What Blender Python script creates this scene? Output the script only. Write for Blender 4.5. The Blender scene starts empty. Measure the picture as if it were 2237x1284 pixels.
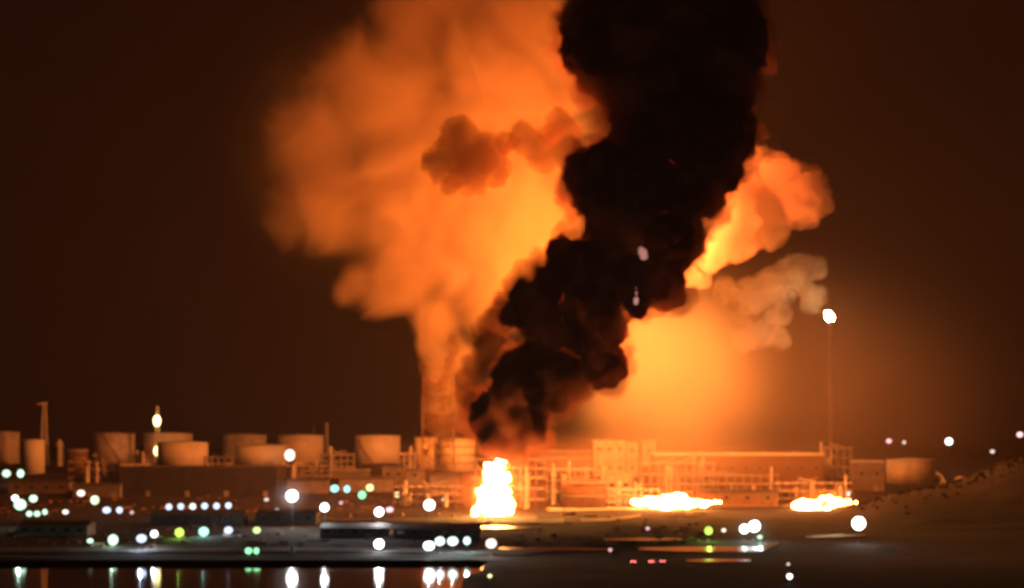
import bpy, bmesh, math, random
import numpy as np
from mathutils import Vector, noise
S = bpy.context.scene
COL = S.collection
random.seed(7)

# ------------------------------------------------------------------ camera
H, F, CX, HY = 56.6, 4486.0, 1118.5, 950.0      # eye height, focal length / centre / horizon in photo pixels
cam_d = bpy.data.cameras.new('camera')
cam = bpy.data.objects.new('camera', cam_d)
COL.objects.link(cam)
cam.location = (0, 0, H)
cam.rotation_euler = (math.radians(90), 0, 0)
cam_d.sensor_width = 36
cam_d.lens = 36 * F / 2237
cam_d.shift_y = (HY - 642) / 2237
cam_d.clip_start, cam_d.clip_end = 1, 20000
cam_d.dof.use_dof = True                          # hand-held phone, focus not quite at infinity
cam_d.dof.focus_distance = 20
cam_d.dof.aperture_fstop = 2.0
S.camera = cam

# ------------------------------------------------------------------ night sky
w = bpy.data.worlds.new('World'); S.world = w; w.use_nodes = True
nt = w.node_tree; bg = nt.nodes['Background']
sky = nt.nodes.new('ShaderNodeTexSky'); sky.sky_type = 'NISHITA'; sky.sun_disc = False
sky.sun_elevation = math.radians(-8); sky.sun_rotation = math.radians(200)
mx = nt.nodes.new('ShaderNodeMix'); mx.data_type = 'RGBA'; mx.blend_type = 'ADD'
mx.inputs['Factor'].default_value = 1
mx.inputs['B'].default_value = (0.065, 0.021, 0.011, 1)   # town glow under the smoke-filled sky
nt.links.new(sky.outputs[0], mx.inputs['A'])
nt.links.new(mx.outputs['Result'], bg.inputs[0])
bg.inputs[1].default_value = 0.06

# ------------------------------------------------------------------ renderer
S.view_settings.view_transform = 'Standard'; S.view_settings.look = 'None'
S.view_settings.exposure = 0.0; S.view_settings.gamma = 1
cy = S.cycles
cy.use_denoising = True
cy.max_bounces = 6; cy.diffuse_bounces = 2; cy.glossy_bounces = 2; cy.transmission_bounces = 2
cy.volume_bounces = 2; cy.transparent_max_bounces = 48
cy.sample_clamp_indirect = 3; cy.sample_clamp_direct = 0
cy.caustics_reflective = False; cy.caustics_refractive = False

# ------------------------------------------------------------------ helpers
def at(px, py, d):
    return Vector(((px - CX) / F * d, d, H + (HY - py) / F * d))

def tag(o, label=None, cat=None, group=None, kind=None):
    if label: o['label'] = label
    if cat: o['category'] = cat
    if group: o['group'] = group
    if kind: o['kind'] = kind
    return o

def empty(name, loc, label, cat, group=None, rz=0):
    o = bpy.data.objects.new(name, None); COL.objects.link(o)
    o.location = loc; o.rotation_euler.z = rz
    return tag(o, label, cat, group)

def link(name, bm, m, parent=None, smooth=False):
    me = bpy.data.meshes.new(name)
    bmesh.ops.recalc_face_normals(bm, faces=bm.faces)
    bm.to_mesh(me); bm.free()
    if smooth:
        me.polygons.foreach_set('use_smooth', [True] * len(me.polygons))
    o = bpy.data.objects.new(name, me); COL.objects.link(o)
    me.materials.append(m)
    if parent: o.parent = parent
    return o

def fbm(v, s, o=4, seed=0.0):
    return noise.fractal(Vector((v[0] / s + seed, v[1] / s + seed * 1.7, v[2] / s - seed)), 1.0, 2.0, o)

# ------------------------------------------------------------------ materials
def mat(name, col, rough=0.8, metal=0.0, var=0.25, scale=0.15, bump=0.0, spec=0.3):
    m = bpy.data.materials.new(name); m.use_nodes = True
    n = m.node_tree.nodes; L = m.node_tree.links; b = n['Principled BSDF']
    tc = n.new('ShaderNodeTexCoord'); nz = n.new('ShaderNodeTexNoise')
    nz.inputs['Scale'].default_value = scale; nz.inputs['Detail'].default_value = 6
    nz.inputs['Roughness'].default_value = 0.65
    rp = n.new('ShaderNodeValToRGB')
    c = np.array(col)
    rp.color_ramp.elements[0].position = 0.3; rp.color_ramp.elements[1].position = 0.7
    rp.color_ramp.elements[0].color = (*(c * (1 - var)), 1)
    rp.color_ramp.elements[1].color = (*np.minimum(c * (1 + var), 1), 1)
    L.new(tc.outputs['Object'], nz.inputs['Vector']); L.new(nz.outputs[0], rp.inputs[0])
    L.new(rp.outputs[0], b.inputs['Base Color'])
    b.inputs['Roughness'].default_value = rough; b.inputs['Metallic'].default_value = metal
    b.inputs['Specular IOR Level'].default_value = spec
    if bump:
        bp = n.new('ShaderNodeBump'); bp.inputs['Strength'].default_value = bump
        L.new(nz.outputs[0], bp.inputs['Height']); L.new(bp.outputs[0], b.inputs['Normal'])
    return m

def glow(name, col, strength, sampled=False):
    m = bpy.data.materials.new(name); m.use_nodes = True
    n = m.node_tree.nodes; n.clear()
    e = n.new('ShaderNodeEmission'); o = n.new('ShaderNodeOutputMaterial')
    e.inputs[0].default_value = (*col, 1); e.inputs[1].default_value = strength
    m.node_tree.links.new(e.outputs[0], o.inputs[0])
    m.cycles.emission_sampling = 'AUTO' if sampled else 'NONE'
    return m

def flame_mat(name, col, hot, cool, scale):
    """Flame: white hot with cooler yellow patches."""
    m = glow(name, col, hot, True); n = m.node_tree.nodes; L = m.node_tree.links
    e = [x for x in n if x.type == 'EMISSION'][0]
    geo = n.new('ShaderNodeNewGeometry'); nz = n.new('ShaderNodeTexNoise'); nz.inputs['Scale'].default_value = scale
    nz.inputs['Detail'].default_value = 3; nz.inputs['Distortion'].default_value = 1.0
    mr = n.new('ShaderNodeMapRange'); mr.interpolation_type = 'SMOOTHSTEP'
    mr.inputs['From Min'].default_value = 0.34; mr.inputs['From Max'].default_value = 0.58
    mr.inputs['To Min'].default_value = cool; mr.inputs['To Max'].default_value = hot
    L.new(geo.outputs['Position'], nz.inputs['Vector']); L.new(nz.outputs[0], mr.inputs['Value'])
    lw = n.new('ShaderNodeLayerWeight'); lw.inputs[0].default_value = 0.5          # thin rims of a flame are cooler
    fr = n.new('ShaderNodeMapRange'); fr.interpolation_type = 'SMOOTHSTEP'
    fr.inputs['From Min'].default_value = 0.3; fr.inputs['From Max'].default_value = 0.92
    fr.inputs['To Min'].default_value = 1.0; fr.inputs['To Max'].default_value = 0.006
    L.new(lw.outputs['Facing'], fr.inputs['Value'])
    mu = n.new('ShaderNodeMath'); mu.operation = 'MULTIPLY'
    L.new(mr.outputs[0], mu.inputs[0]); L.new(fr.outputs[0], mu.inputs[1]); L.new(mu.outputs[0], e.inputs[1])
    return m

def smoke_mat(name, col, density, skin=None, aniso=0.0, absorb=(1, 1, 1)):
    m = bpy.data.materials.new(name); m.use_nodes = True
    n = m.node_tree.nodes; n.clear(); L = m.node_tree.links
    o = n.new('ShaderNodeOutputMaterial'); v = n.new('ShaderNodeVolumePrincipled')
    v.inputs['Color'].default_value = (*col, 1); v.inputs['Density'].default_value = density
    v.inputs['Anisotropy'].default_value = aniso
    v.inputs['Density Attribute'].default_value = ''
    v.inputs['Color Attribute'].default_value = ''
    v.inputs['Temperature Attribute'].default_value = ''
    L.new(v.outputs[0], o.inputs['Volume'])
    if skin:
        t = n.new('ShaderNodeBsdfTransparent'); t.inputs[0].default_value = (*skin, 1)
        L.new(t.outputs[0], o.inputs['Surface'])
    return m

def hetero(m, base, nscale=0.02, lo=0.35, hi=0.7, floor=0.1, falloff=False, step=1.0, power=1.0, detail=3):
    """Uneven smoke: density follows a 3-D noise and, for an ellipsoid, thins out towards its rim."""
    n = m.node_tree.nodes; L = m.node_tree.links
    v = [x for x in n if x.type == 'PRINCIPLED_VOLUME'][0]
    tc = n.new('ShaderNodeTexCoord'); nz = n.new('ShaderNodeTexNoise')
    nz.inputs['Scale'].default_value = nscale; nz.inputs['Detail'].default_value = detail
    nz.inputs['Roughness'].default_value = 0.55; nz.inputs['Distortion'].default_value = 0.6
    geo = n.new('ShaderNodeNewGeometry')
    L.new(geo.outputs['Position'], nz.inputs['Vector'])
    mr = n.new('ShaderNodeMapRange'); mr.interpolation_type = 'SMOOTHSTEP'
    mr.inputs['From Min'].default_value = lo; mr.inputs['From Max'].default_value = hi
    mr.inputs['To Min'].default_value = base * floor; mr.inputs['To Max'].default_value = base
    L.new(nz.outputs[0], mr.inputs['Value'])
    out = mr.outputs[0]
    if falloff:
        ln = n.new('ShaderNodeVectorMath'); ln.operation = 'LENGTH'
        L.new(tc.outputs['Object'], ln.inputs[0])
        fr = n.new('ShaderNodeMapRange'); fr.interpolation_type = 'SMOOTHSTEP'
        fr.inputs['From Min'].default_value = 1.0; fr.inputs['From Max'].default_value = 0.15
        L.new(ln.outputs['Value'], fr.inputs['Value'])
        mu = n.new('ShaderNodeMath'); mu.operation = 'MULTIPLY'
        L.new(out, mu.inputs[0]); L.new(fr.outputs[0], mu.inputs[1])
        m2 = n.new('ShaderNodeMath'); m2.operation = 'MULTIPLY'
        L.new(mu.outputs[0], m2.inputs[0]); L.new(fr.outputs[0], m2.inputs[1]); out = m2.outputs[0]
    L.new(out, v.inputs['Density'])
    m.cycles.volume_step_rate = step
    return m

def blobs(m, BL, d, squash, base, namp, lo, hi, nscale=0.013, step=1.0):
    """Soft smoke: density rises where the lobes' radial fields, broken up by noise, overlap."""
    n = m.node_tree.nodes; L = m.node_tree.links
    v = [x for x in n if x.type == 'PRINCIPLED_VOLUME'][0]
    geo = n.new('ShaderNodeNewGeometry'); acc = None
    for px, py, r, *st in BL:
        c = at(px, py, d); R = r * d / F; V = R * (st[0] if st else 1)
        mp = n.new('ShaderNodeMapping'); mp.vector_type = 'POINT'
        mp.inputs['Scale'].default_value = (1 / R, 1 / (R * squash), 1 / V)
        mp.inputs['Location'].default_value = (-c.x / R, -c.y / (R * squash), -c.z / V)
        L.new(geo.outputs['Position'], mp.inputs[0])
        ln = n.new('ShaderNodeVectorMath'); ln.operation = 'LENGTH'; L.new(mp.outputs[0], ln.inputs[0])
        if acc is None: acc = ln.outputs['Value']
        else:
            mn = n.new('ShaderNodeMath'); mn.operation = 'SMOOTH_MIN'; mn.inputs[2].default_value = 0.25
            L.new(acc, mn.inputs[0]); L.new(ln.outputs['Value'], mn.inputs[1]); acc = mn.outputs[0]
    nz = n.new('ShaderNodeTexNoise'); nz.inputs['Scale'].default_value = nscale; nz.inputs['Detail'].default_value = 6
    nz.inputs['Roughness'].default_value = 0.68; nz.inputs['Distortion'].default_value = 1.2
    L.new(geo.outputs['Position'], nz.inputs['Vector'])
    sub = n.new('ShaderNodeMath'); sub.operation = 'SUBTRACT'; sub.inputs[0].default_value = 1 - namp * .5; L.new(acc, sub.inputs[1])
    ma = n.new('ShaderNodeMath'); ma.operation = 'MULTIPLY_ADD'; ma.inputs[1].default_value = namp
    L.new(nz.outputs[0], ma.inputs[0]); L.new(sub.outputs[0], ma.inputs[2])
    mr = n.new('ShaderNodeMapRange'); mr.interpolation_type = 'SMOOTHSTEP'
    mr.inputs['From Min'].default_value = lo; mr.inputs['From Max'].default_value = hi
    mr.inputs['To Max'].default_value = base
    L.new(ma.outputs[0], mr.inputs['Value']); L.new(mr.outputs[0], v.inputs['Density'])
    m.cycles.volume_step_rate = step

def ellipsoid(name, px, py, rx, ry, d, depth, m, parent=None):
    """A soft smoke body: unit sphere scaled in metres, density thinning towards the rim."""
    bm = bmesh.new(); bmesh.ops.create_icosphere(bm, subdivisions=4, radius=1)
    o = link(name, bm, m, parent)
    o.location = at(px, py, d); o.scale = (rx * d / F, depth, ry * d / F)
    return o

# ------------------------------------------------------------------ smoke bodies
def puffs(name, lobes, d, m, parent=None, voxel=4.0, amp=(6, 2.5), sc=(22, 8), jit=18, sd=0.0, squash=1.0, ground=None, zs=1.0):
    """One closed, billowing body: the union of lobes (px, py, r_px[, depth offset]) round distance d."""
    rnd = random.Random(name + str(sd))
    bm = bmesh.new()
    for l in lobes:
        dd = d + (l[3] if len(l) > 3 else rnd.uniform(-jit, jit))
        p = at(l[0], l[1], dd); r = l[2] * dd / F
        g = bmesh.ops.create_icosphere(bm, subdivisions=3, radius=r)
        for v in g['verts']:
            v.co.y *= squash
            v.co += p
    me = bpy.data.meshes.new(name); bm.to_mesh(me); bm.free()
    o = bpy.data.objects.new(name, me); COL.objects.link(o)
    md = o.modifiers.new('r', 'REMESH'); md.mode = 'VOXEL'; md.voxel_size = voxel
    dg = bpy.context.evaluated_depsgraph_get()
    me2 = bpy.data.meshes.new_from_object(o.evaluated_get(dg))
    o.modifiers.clear(); o.data = me2; bpy.data.meshes.remove(me); me2.name = name
    bm = bmesh.new(); bm.from_mesh(me2)
    bmesh.ops.smooth_vert(bm, verts=bm.verts, factor=0.5, use_axis_x=True, use_axis_y=True, use_axis_z=True)
    bmesh.ops.smooth_vert(bm, verts=bm.verts, factor=0.5, use_axis_x=True, use_axis_y=True, use_axis_z=True)
    bm.normal_update()
    mv = []
    for v in bm.verts:
        c = v.co
        k = 0
        for a, s in zip(amp, sc):
            t = noise.turbulence(Vector((c.x / s + sd, c.y / s, c.z / s * zs)), 3, True)
            k += a * (1.0 - 2.0 * t)
        mv.append(v.normal * k)
    for v, q in zip(bm.verts, mv):
        v.co += q
        if ground is not None and v.co.z < ground: v.co.z = ground
    bm.to_mesh(me2); bm.free()
    me2.polygons.foreach_set('use_smooth', [True] * len(me2.polygons))
    me2.materials.clear(); me2.materials.append(m)
    o.parent = parent
    return o

def flame_body(name, lobes, d, m, parent=None, voxel=1.5, amp=(2, 1), sc=(9, 4), sd=0.0, zs=0.4):
    return puffs(name, lobes, d, m, parent, voxel, amp, sc, 3, sd, zs=zs)
# ------------------------------------------------------------------ terrain
def sstep(a, b, x):
    t = min(1, max(0, (x - a) / (b - a))); return t * t * (3 - 2 * t)

HILL = [(190, 0), (213, 3), (222, 9), (235, 15), (264, 20), (280, 24), (295, 31), (317, 38), (360, 48), (450, 58), (600, 62), (1500, 40)]
def hill_h(x):
    if x <= HILL[0][0]: return 0
    for (a, ha), (b, hb) in zip(HILL, HILL[1:]):
        if x <= b: return ha + (hb - ha) * (x - a) / (b - a)
    return HILL[-1][1]

def gz(x, y):
    z = 5 - 3.7 * sstep(1060, 920, y) + 26 * sstep(1440, 1860, y) * 1.0 + 5 * sstep(1900, 2400, y)
    z += hill_h(x) * math.exp(-((y - 1270) / 75.0) ** 2 if y > 1270 else -((1270 - y) / 130.0) ** 2)
    if y < 905:
        edge = -15.5 - (905 - y) * 0.06
        if x < edge: return -3
        z = 1.3 - 0.2 * sstep(905, 780, y) + (-4 * sstep(edge + 4, edge, x) if y < 903 else 0)
    return z

def dist_for(px, py, h=0.0):
    """Distance at which the sight line through (px, py) comes down to h above the ground."""
    d = 690.0
    while d < 3000:
        p = at(px, py, d)
        if p.z <= gz(p.x, p.y) + h: return d
        d += 1.0
    return d

def spot(px, py, h=0.0):
    d = dist_for(px, py, h); p = at(px, py, d)
    return Vector((p.x, p.y, gz(p.x, p.y)))

def ground_sheet():
    ys = [y for y in range(640, 896, 8)] + [900, 903, 905] + list(range(910, 1500, 7)) + list(range(1500, 2000, 14)) + list(range(2000, 4600, 130))
    xs = [-1500, -1100, -800, -600] + list(range(-500, 501, 7)) + [600, 800, 1100, 1500]
    bm = bmesh.new(); rows = []
    for y in ys:
        row = []
        for x in xs:
            z = gz(x, y)
            if z > 0.7: z += 0.3 * fbm((x, y, 0), 35, 4) + (0.9 * fbm((x, y, 3), 14, 5) if hill_h(x) > 3 and 1050 < y < 1420 else 0) + (0.8 * fbm((x, y, 9), 30, 5) if y > 1460 else 0)
            row.append(bm.verts.new((x, y, z)))
        rows.append(row)
    for a, b in zip(rows, rows[1:]):
        for i in range(len(xs) - 1):
            bm.faces.new((a[i], a[i + 1], b[i + 1], b[i]))
    return tag(link('ground', bm, M_ground, smooth=True), kind='structure')

M_ground = mat('earth', (0.030, 0.025, 0.024), 0.95, var=0.55, scale=0.05, bump=0.6)
M_conc = mat('concrete', (0.36, 0.33, 0.30), 0.85, var=0.3, scale=0.12, bump=0.2)
M_path = mat('worn_concrete', (0.28, 0.25, 0.23), 0.8, var=0.45, scale=0.06, bump=0.2)
M_dark = mat('dark_paint', (0.05, 0.042, 0.042), 0.7, var=0.4, scale=0.1)
M_roof = mat('dark_roof', (0.10, 0.085, 0.08), 0.75, var=0.4, scale=0.12)
M_steel = mat('steel', (0.42, 0.38, 0.36), 0.55, 0.3, var=0.25, scale=0.3)
M_tank = mat('tank_paint', (0.80, 0.72, 0.63), 0.6, var=0.14, scale=0.09)
M_tank2 = mat('tank_paint_worn', (0.66, 0.58, 0.50), 0.65, var=0.3, scale=0.1)
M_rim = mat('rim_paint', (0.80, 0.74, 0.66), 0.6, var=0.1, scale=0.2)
M_wall = mat('pale_wall', (0.52, 0.45, 0.38), 0.8, var=0.45, scale=0.12)
M_wall2 = mat('grey_wall', (0.22, 0.19, 0.18), 0.85, var=0.35, scale=0.1)
M_glass = mat('window_glass', (0.02, 0.02, 0.022), 0.15, var=0.1, spec=0.6)
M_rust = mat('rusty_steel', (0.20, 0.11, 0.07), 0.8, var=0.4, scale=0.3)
M_leaf = mat('scrub_leaf', (0.09, 0.085, 0.035), 0.9, var=0.5, scale=0.6)
M_tyre = mat('tyre', (0.02, 0.02, 0.02), 0.9)
M_carw = mat('white_car_paint', (0.75, 0.75, 0.73), 0.35, var=0.05, spec=0.5)
M_card = mat('red_car_paint', (0.30, 0.05, 0.04), 0.35, var=0.05, spec=0.5)

# water
M_water = mat('water', (0.012, 0.010, 0.010), 0.05, var=0.2, scale=0.05, spec=0.5)
def ripple(m, sx, sy, st):
    n = m.node_tree.nodes; L = m.node_tree.links; b = n['Principled BSDF']
    geo = n.new('ShaderNodeNewGeometry'); mp = n.new('ShaderNodeMapping'); nz = n.new('ShaderNodeTexNoise')
    mp.inputs['Scale'].default_value = (sx, sy, 1); nz.inputs['Scale'].default_value = 1; nz.inputs['Detail'].default_value = 3
    bp = n.new('ShaderNodeBump'); bp.inputs['Strength'].default_value = st; bp.inputs['Distance'].default_value = 0.4
    L.new(geo.outputs['Position'], mp.inputs[0]); L.new(mp.outputs[0], nz.inputs[0])
    L.new(nz.outputs[0], bp.inputs['Height']); L.new(bp.outputs[0], b.inputs['Normal'])
ripple(M_water, 0.05, 0.25, 0.022)
M_wet = mat('wet_mud', (0.16, 0.13, 0.12), 0.33, var=0.4, scale=0.1, spec=0.6)
ripple(M_wet, 0.15, 0.4, 0.12)

ground_sheet()
bm = bmesh.new(); bmesh.ops.create_grid(bm, x_segments=1, y_segments=1, size=1)
for v in bm.verts: v.co = Vector((v.co.x * 1500, 452 + v.co.y * 453.3, 0))
tag(link('water', bm, M_water), kind='structure')

def strip(name, pts, m, dz=0.06, th=0.0):
    """A road, path or wet channel laid on the ground: pts = photo-pixel outline, far edge then near edge (same count)."""
    far, near = pts
    bm = bmesh.new(); rows = []
    for e in (far, near):
        fine = []
        for (x0, y0), (x1, y1) in zip(e, e[1:]):
            for k in range(8): fine.append((x0 + (x1 - x0) * k / 8, y0 + (y1 - y0) * k / 8))
        fine.append(e[-1]); rows.append(fine)
    n = len(rows[0]); R = []
    for t in range(5):
        row = []
        for i in range(n):
            a, b = rows[0][i], rows[1][i]
            q = spot(a[0] + (b[0] - a[0]) * t / 4, a[1] + (b[1] - a[1]) * t / 4)
            row.append(bm.verts.new((q.x, q.y, q.z + dz + 0.45)))
        R.append(row)
    for a, b in zip(R, R[1:]):
        for i in range(n - 1): bm.faces.new((a[i], a[i + 1], b[i + 1], b[i]))
    return tag(link(name, bm, m), kind='structure')

strip('service_road', ([(700,1131),(950,1132),(1232,1134)], [(690,1139),(950,1141),(1232,1145)]), M_path)
strip('quay_road', ([(-40,1196),(400,1198),(800,1196),(1210,1204)], [(-40,1207),(400,1206),(800,1205),(1140,1212)]), M_path)
strip('yard_road', ([(1195,1109),(1300,1108),(1420,1108)], [(1195,1117),(1300,1115),(1420,1112)]), M_conc)
strip('fire_trench_path', ([(1560,1102),(1640,1102),(1740,1102)], [(1560,1107),(1640,1106),(1740,1107)]), M_conc)
strip('wet_channel', ([(1395,1198),(1500,1195),(1600,1195),(1660,1195),(1700,1185)], [(1395,1202),(1500,1206),(1600,1206),(1665,1205),(1700,1190)]), M_wet)
strip('wet_channel', ([(1320,1178),(1400,1176),(1490,1177)], [(1320,1181),(1400,1182),(1490,1180)]), M_wet)
strip('wet_channel', ([(1090,1197),(1200,1196),(1340,1199)], [(1090,1201),(1200,1204),(1340,1202)]), M_wet)
strip('wet_channel', ([(1500,1224),(1560,1222),(1640,1224)], [(1500,1227),(1560,1229),(1640,1227)]), M_wet)
strip('wet_channel', ([(980,1150),(1080,1149),(1180,1151)], [(980,1153),(1080,1156),(1180,1154)]), M_wet)
strip('wet_channel', ([(1760,1172),(1830,1168),(1890,1169)], [(1760,1175),(1830,1174),(1890,1172)]), M_wet)
strip('track', ([(1270,1134),(1330,1132),(1400,1124)], [(1270,1142),(1330,1140),(1400,1128)]), M_path)
strip('shore_path', ([(-40,1213),(60,1216),(140,1216)], [(-40,1216),(60,1220),(140,1219)]), M_path)

# quay
bm = bmesh.new()
def box(bm, x0, x1, y0, y1, z0, z1):
    vs = [bm.verts.new(c) for c in ((x0,y0,z0),(x1,y0,z0),(x1,y1,z0),(x0,y1,z0),(x0,y0,z1),(x1,y0,z1),(x1,y1,z1),(x0,y1,z1))]
    for f in ((3,2,1,0),(4,5,6,7),(0,1,5,4),(1,2,6,5),(2,3,7,6),(3,0,4,7)): bm.faces.new([vs[i] for i in f])
q = empty('quay_wall', (-250, 904.5, 0), 'long dark quay wall along the edge of the water', 'wall')
box(bm, -250, 236, -1.2, 0.4, -2.5, 1.4)
link('wall_face', bm, M_wall2, q)
bm = bmesh.new(); box(bm, -250, 236, -1.6, 0.7, 1.4, 1.9)
link('coping', bm, M_conc, q)
bm = bmesh.new()
for i in range(58):
    x = -248 + i * 8.3; box(bm, x, x + 0.5, -1.7, -1.2, 0.3, 1.3)
link('fender', bm, M_tyre, q)

# ------------------------------------------------------------------ builders
def cyl(bm, r0, r1, z0, z1, seg=32, c=(0, 0), cap=True):
    a = [bm.verts.new((c[0] + r0 * math.cos(2*math.pi*i/seg), c[1] + r0 * math.sin(2*math.pi*i/seg), z0)) for i in range(seg)]
    b = [bm.verts.new((c[0] + r1 * math.cos(2*math.pi*i/seg), c[1] + r1 * math.sin(2*math.pi*i/seg), z1)) for i in range(seg)]
    for i in range(seg): bm.faces.new((a[i], a[(i+1)%seg], b[(i+1)%seg], b[i]))
    if cap:
        bm.faces.new(a[::-1]); bm.faces.new(b)

def tube(bm, p, q, r, seg=8):
    p, q = Vector(p), Vector(q); ax = (q - p).normalized()
    u = ax.orthogonal().normalized(); v = ax.cross(u)
    A = [bm.verts.new(p + (u*math.cos(2*math.pi*i/seg) + v*math.sin(2*math.pi*i/seg))*r) for i in range(seg)]
    B = [bm.verts.new(q + (u*math.cos(2*math.pi*i/seg) + v*math.sin(2*math.pi*i/seg))*r) for i in range(seg)]
    for i in range(seg): bm.faces.new((A[i], A[(i+1)%seg], B[(i+1)%seg], B[i]))
    bm.faces.new(A[::-1]); bm.faces.new(B)

def tank(pl, pr, pt, pb, d, label, m=None, roofm=None, stair=None, bands=0, rail=True, group='storage tanks of the refinery'):
    """Cylindrical storage tank seen between photo columns pl..pr, top pt, base pb."""
    m = m or M_tank; roofm = roofm or m
    r = (pr - pl) / 2 * d / F; c = at((pl + pr) / 2, pb, d + r)
    c = Vector(((pl + pr) / 2 * 1.0, 0, 0)); x = ((pl + pr) / 2 - CX) / F * d
    zb = gz(x, d + r) - 1.2; zt = H + (HY - pt) / F * d
    t = empty('storage_tank', (x, d + r, zb), label, 'storage tank', group)
    h = zt - zb
    bm = bmesh.new(); cyl(bm, r, r, 0, h, 64); link('shell', bm, m, t, True).data.polygons.foreach_set('use_smooth', [True]*0 or [len(f.vertices) == 4 for f in t.children[0].data.polygons])
    bm = bmesh.new(); cyl(bm, r * 0.995, r * 0.05, h + 0.02, h + r * 0.07, 48); link('roof', bm, roofm, t)
    for zz, w, hh in [(h - 0.9, 0.45, 0.55)] + [(h * (k + 1) / (bands + 1.0), 0.25, 0.35 if bands < 2 else 0.9) for k in range(bands)]:
        bm = bmesh.new(); cyl(bm, r + w, r + w, zz, zz + hh, 64); link('wind_girder', bm, M_rim if bands < 2 else M_rust, t)
    if rail:
        bm = bmesh.new(); n = 40
        P = [Vector(((r - .3) * math.cos(2*math.pi*i/n), (r - .3) * math.sin(2*math.pi*i/n), h)) for i in range(n)]
        for i in range(n):
            tube(bm, P[i], P[i] + Vector((0, 0, 1.3)), 0.06, 4)
            tube(bm, P[i] + Vector((0, 0, 1.3)), P[(i+1) % n] + Vector((0, 0, 1.3)), 0.06, 4)
        link('railing', bm, M_steel, t)
    if stair:
        a0, a1 = (math.radians(a) for a in stair); bm = bmesh.new(); n = 26
        for i in range(n):
            f = i / (n - 1.0); a = a0 + (a1 - a0) * f; z = h * (1 - f) + 0.3 * f
            for rr, ww in ((r + 0.25, 1.2),):
                c0 = Vector((rr * math.cos(a), rr * math.sin(a), z)); c1 = Vector(((rr + ww) * math.cos(a), (rr + ww) * math.sin(a), z))
                tube(bm, c0, c1, 0.35, 4)
            if i:
                tube(bm, pv + Vector((0, 0, 1.1)), c1 + Vector((0, 0, 1.1)), 0.1, 4); tube(bm, pv, c1, 0.22, 4)
            pv = c1
        link('stair', bm, M_rust, t)
    return t

def building(pl, pr, pt, pb, label, name='shed', cat='building', m=None, roofm=None, depth=22, d=None, pitch=0.0, wins=0, doors=0, overhang=0.6, group=None, rows=1, base_drop=0.8):
    """Block with its own wall, roof, windows and doors; pl..pr, pt, pb bound its front in the photo."""
    m = m or M_wall2; roofm = roofm or M_roof
    d = d or dist_for((pl + pr) / 2, pb)
    x0, x1 = (pl - CX) / F * d, (pr - CX) / F * d
    zb = min(gz(x0, d), gz(x1, d), gz((x0+x1)/2, d)) - base_drop; zt = H + (HY - pt) / F * d
    W, h = x1 - x0, zt - zb
    t = empty(name, ((x0 + x1) / 2, d, zb), label, cat, group)
    bm = bmesh.new(); box(bm, -W/2, W/2, 0, depth, 0, h - 0.5)
    n = max(2, int(W / 6))
    for i in range(n + 1):
        x = -W/2 + W * i / n; box(bm, x - .15, x + .15, -0.22, -0.003, 0, h - 0.55)
    link('wall', bm, m, t)
    bm = bmesh.new(); o = overhang
    if pitch:
        vs = [bm.verts.new(c) for c in ((-W/2-o,-o,h-.5),(W/2+o,-o,h-.5),(W/2+o,depth+o,h-.5),(-W/2-o,depth+o,h-.5),(-W/2-o,depth/2,h+pitch),(W/2+o,depth/2,h+pitch))]
        for f in ((0,1,5,4),(2,3,4,5),(1,2,5),(3,0,4),(3,2,1,0)): bm.faces.new([vs[i] for i in f])
    else:
        box(bm, -W/2-o, W/2+o, -o, depth+o, h - 0.5, h)
        box(bm, -W/2-o, W/2+o, -o, -o+.4, h + .003, h + .7); box(bm, -W/2-o, W/2+o, depth+o-.4, depth+o, h + .003, h + .7)
        for i in range(max(1, int(W / 25))):
            x = -W/2 + (i + .5) * 25; 
            if x < W/2 - 3: box(bm, x - 1.2, x + 1.2, depth * .4, depth * .4 + 2.4, h + .003, h + 1.5)
    link('roof', bm, roofm, t)
    for r_ in range(rows):
        for i in range(wins):
            x = -W/2 + W * (i + .5) / wins; wz = h * (0.62 if rows == 1 else (r_ + .55) / rows)
            ww, wh = min(1.6, W / wins * .3), min(1.2, h * .14)
            bm = bmesh.new(); box(bm, x - ww, x + ww, -0.30, -0.24, wz - wh, wz + wh); f = link('window', bm, M_glass, t)
            bm = bmesh.new()
            for (a, b, c, e) in ((-ww-.2, ww+.2, wh, wh+.2), (-ww-.2, ww+.2, -wh-.2, -wh), (-ww-.2, -ww, -wh, wh), (ww, ww+.2, -wh, wh)):
                box(bm, x + a, x + b, -0.34, -0.24, wz + c, wz + e)
            link('frame', bm, M_steel, f)
    for i in range(doors):
        x = -W/2 + W * (i + .5) / doors + W / max(1, doors) * .22
        bm = bmesh.new(); box(bm, x - 1.8, x + 1.8, -0.30, -0.23, 0.8, min(5.2, h * .55)); link('door', bm, M_steel, t)
    return t

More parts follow.
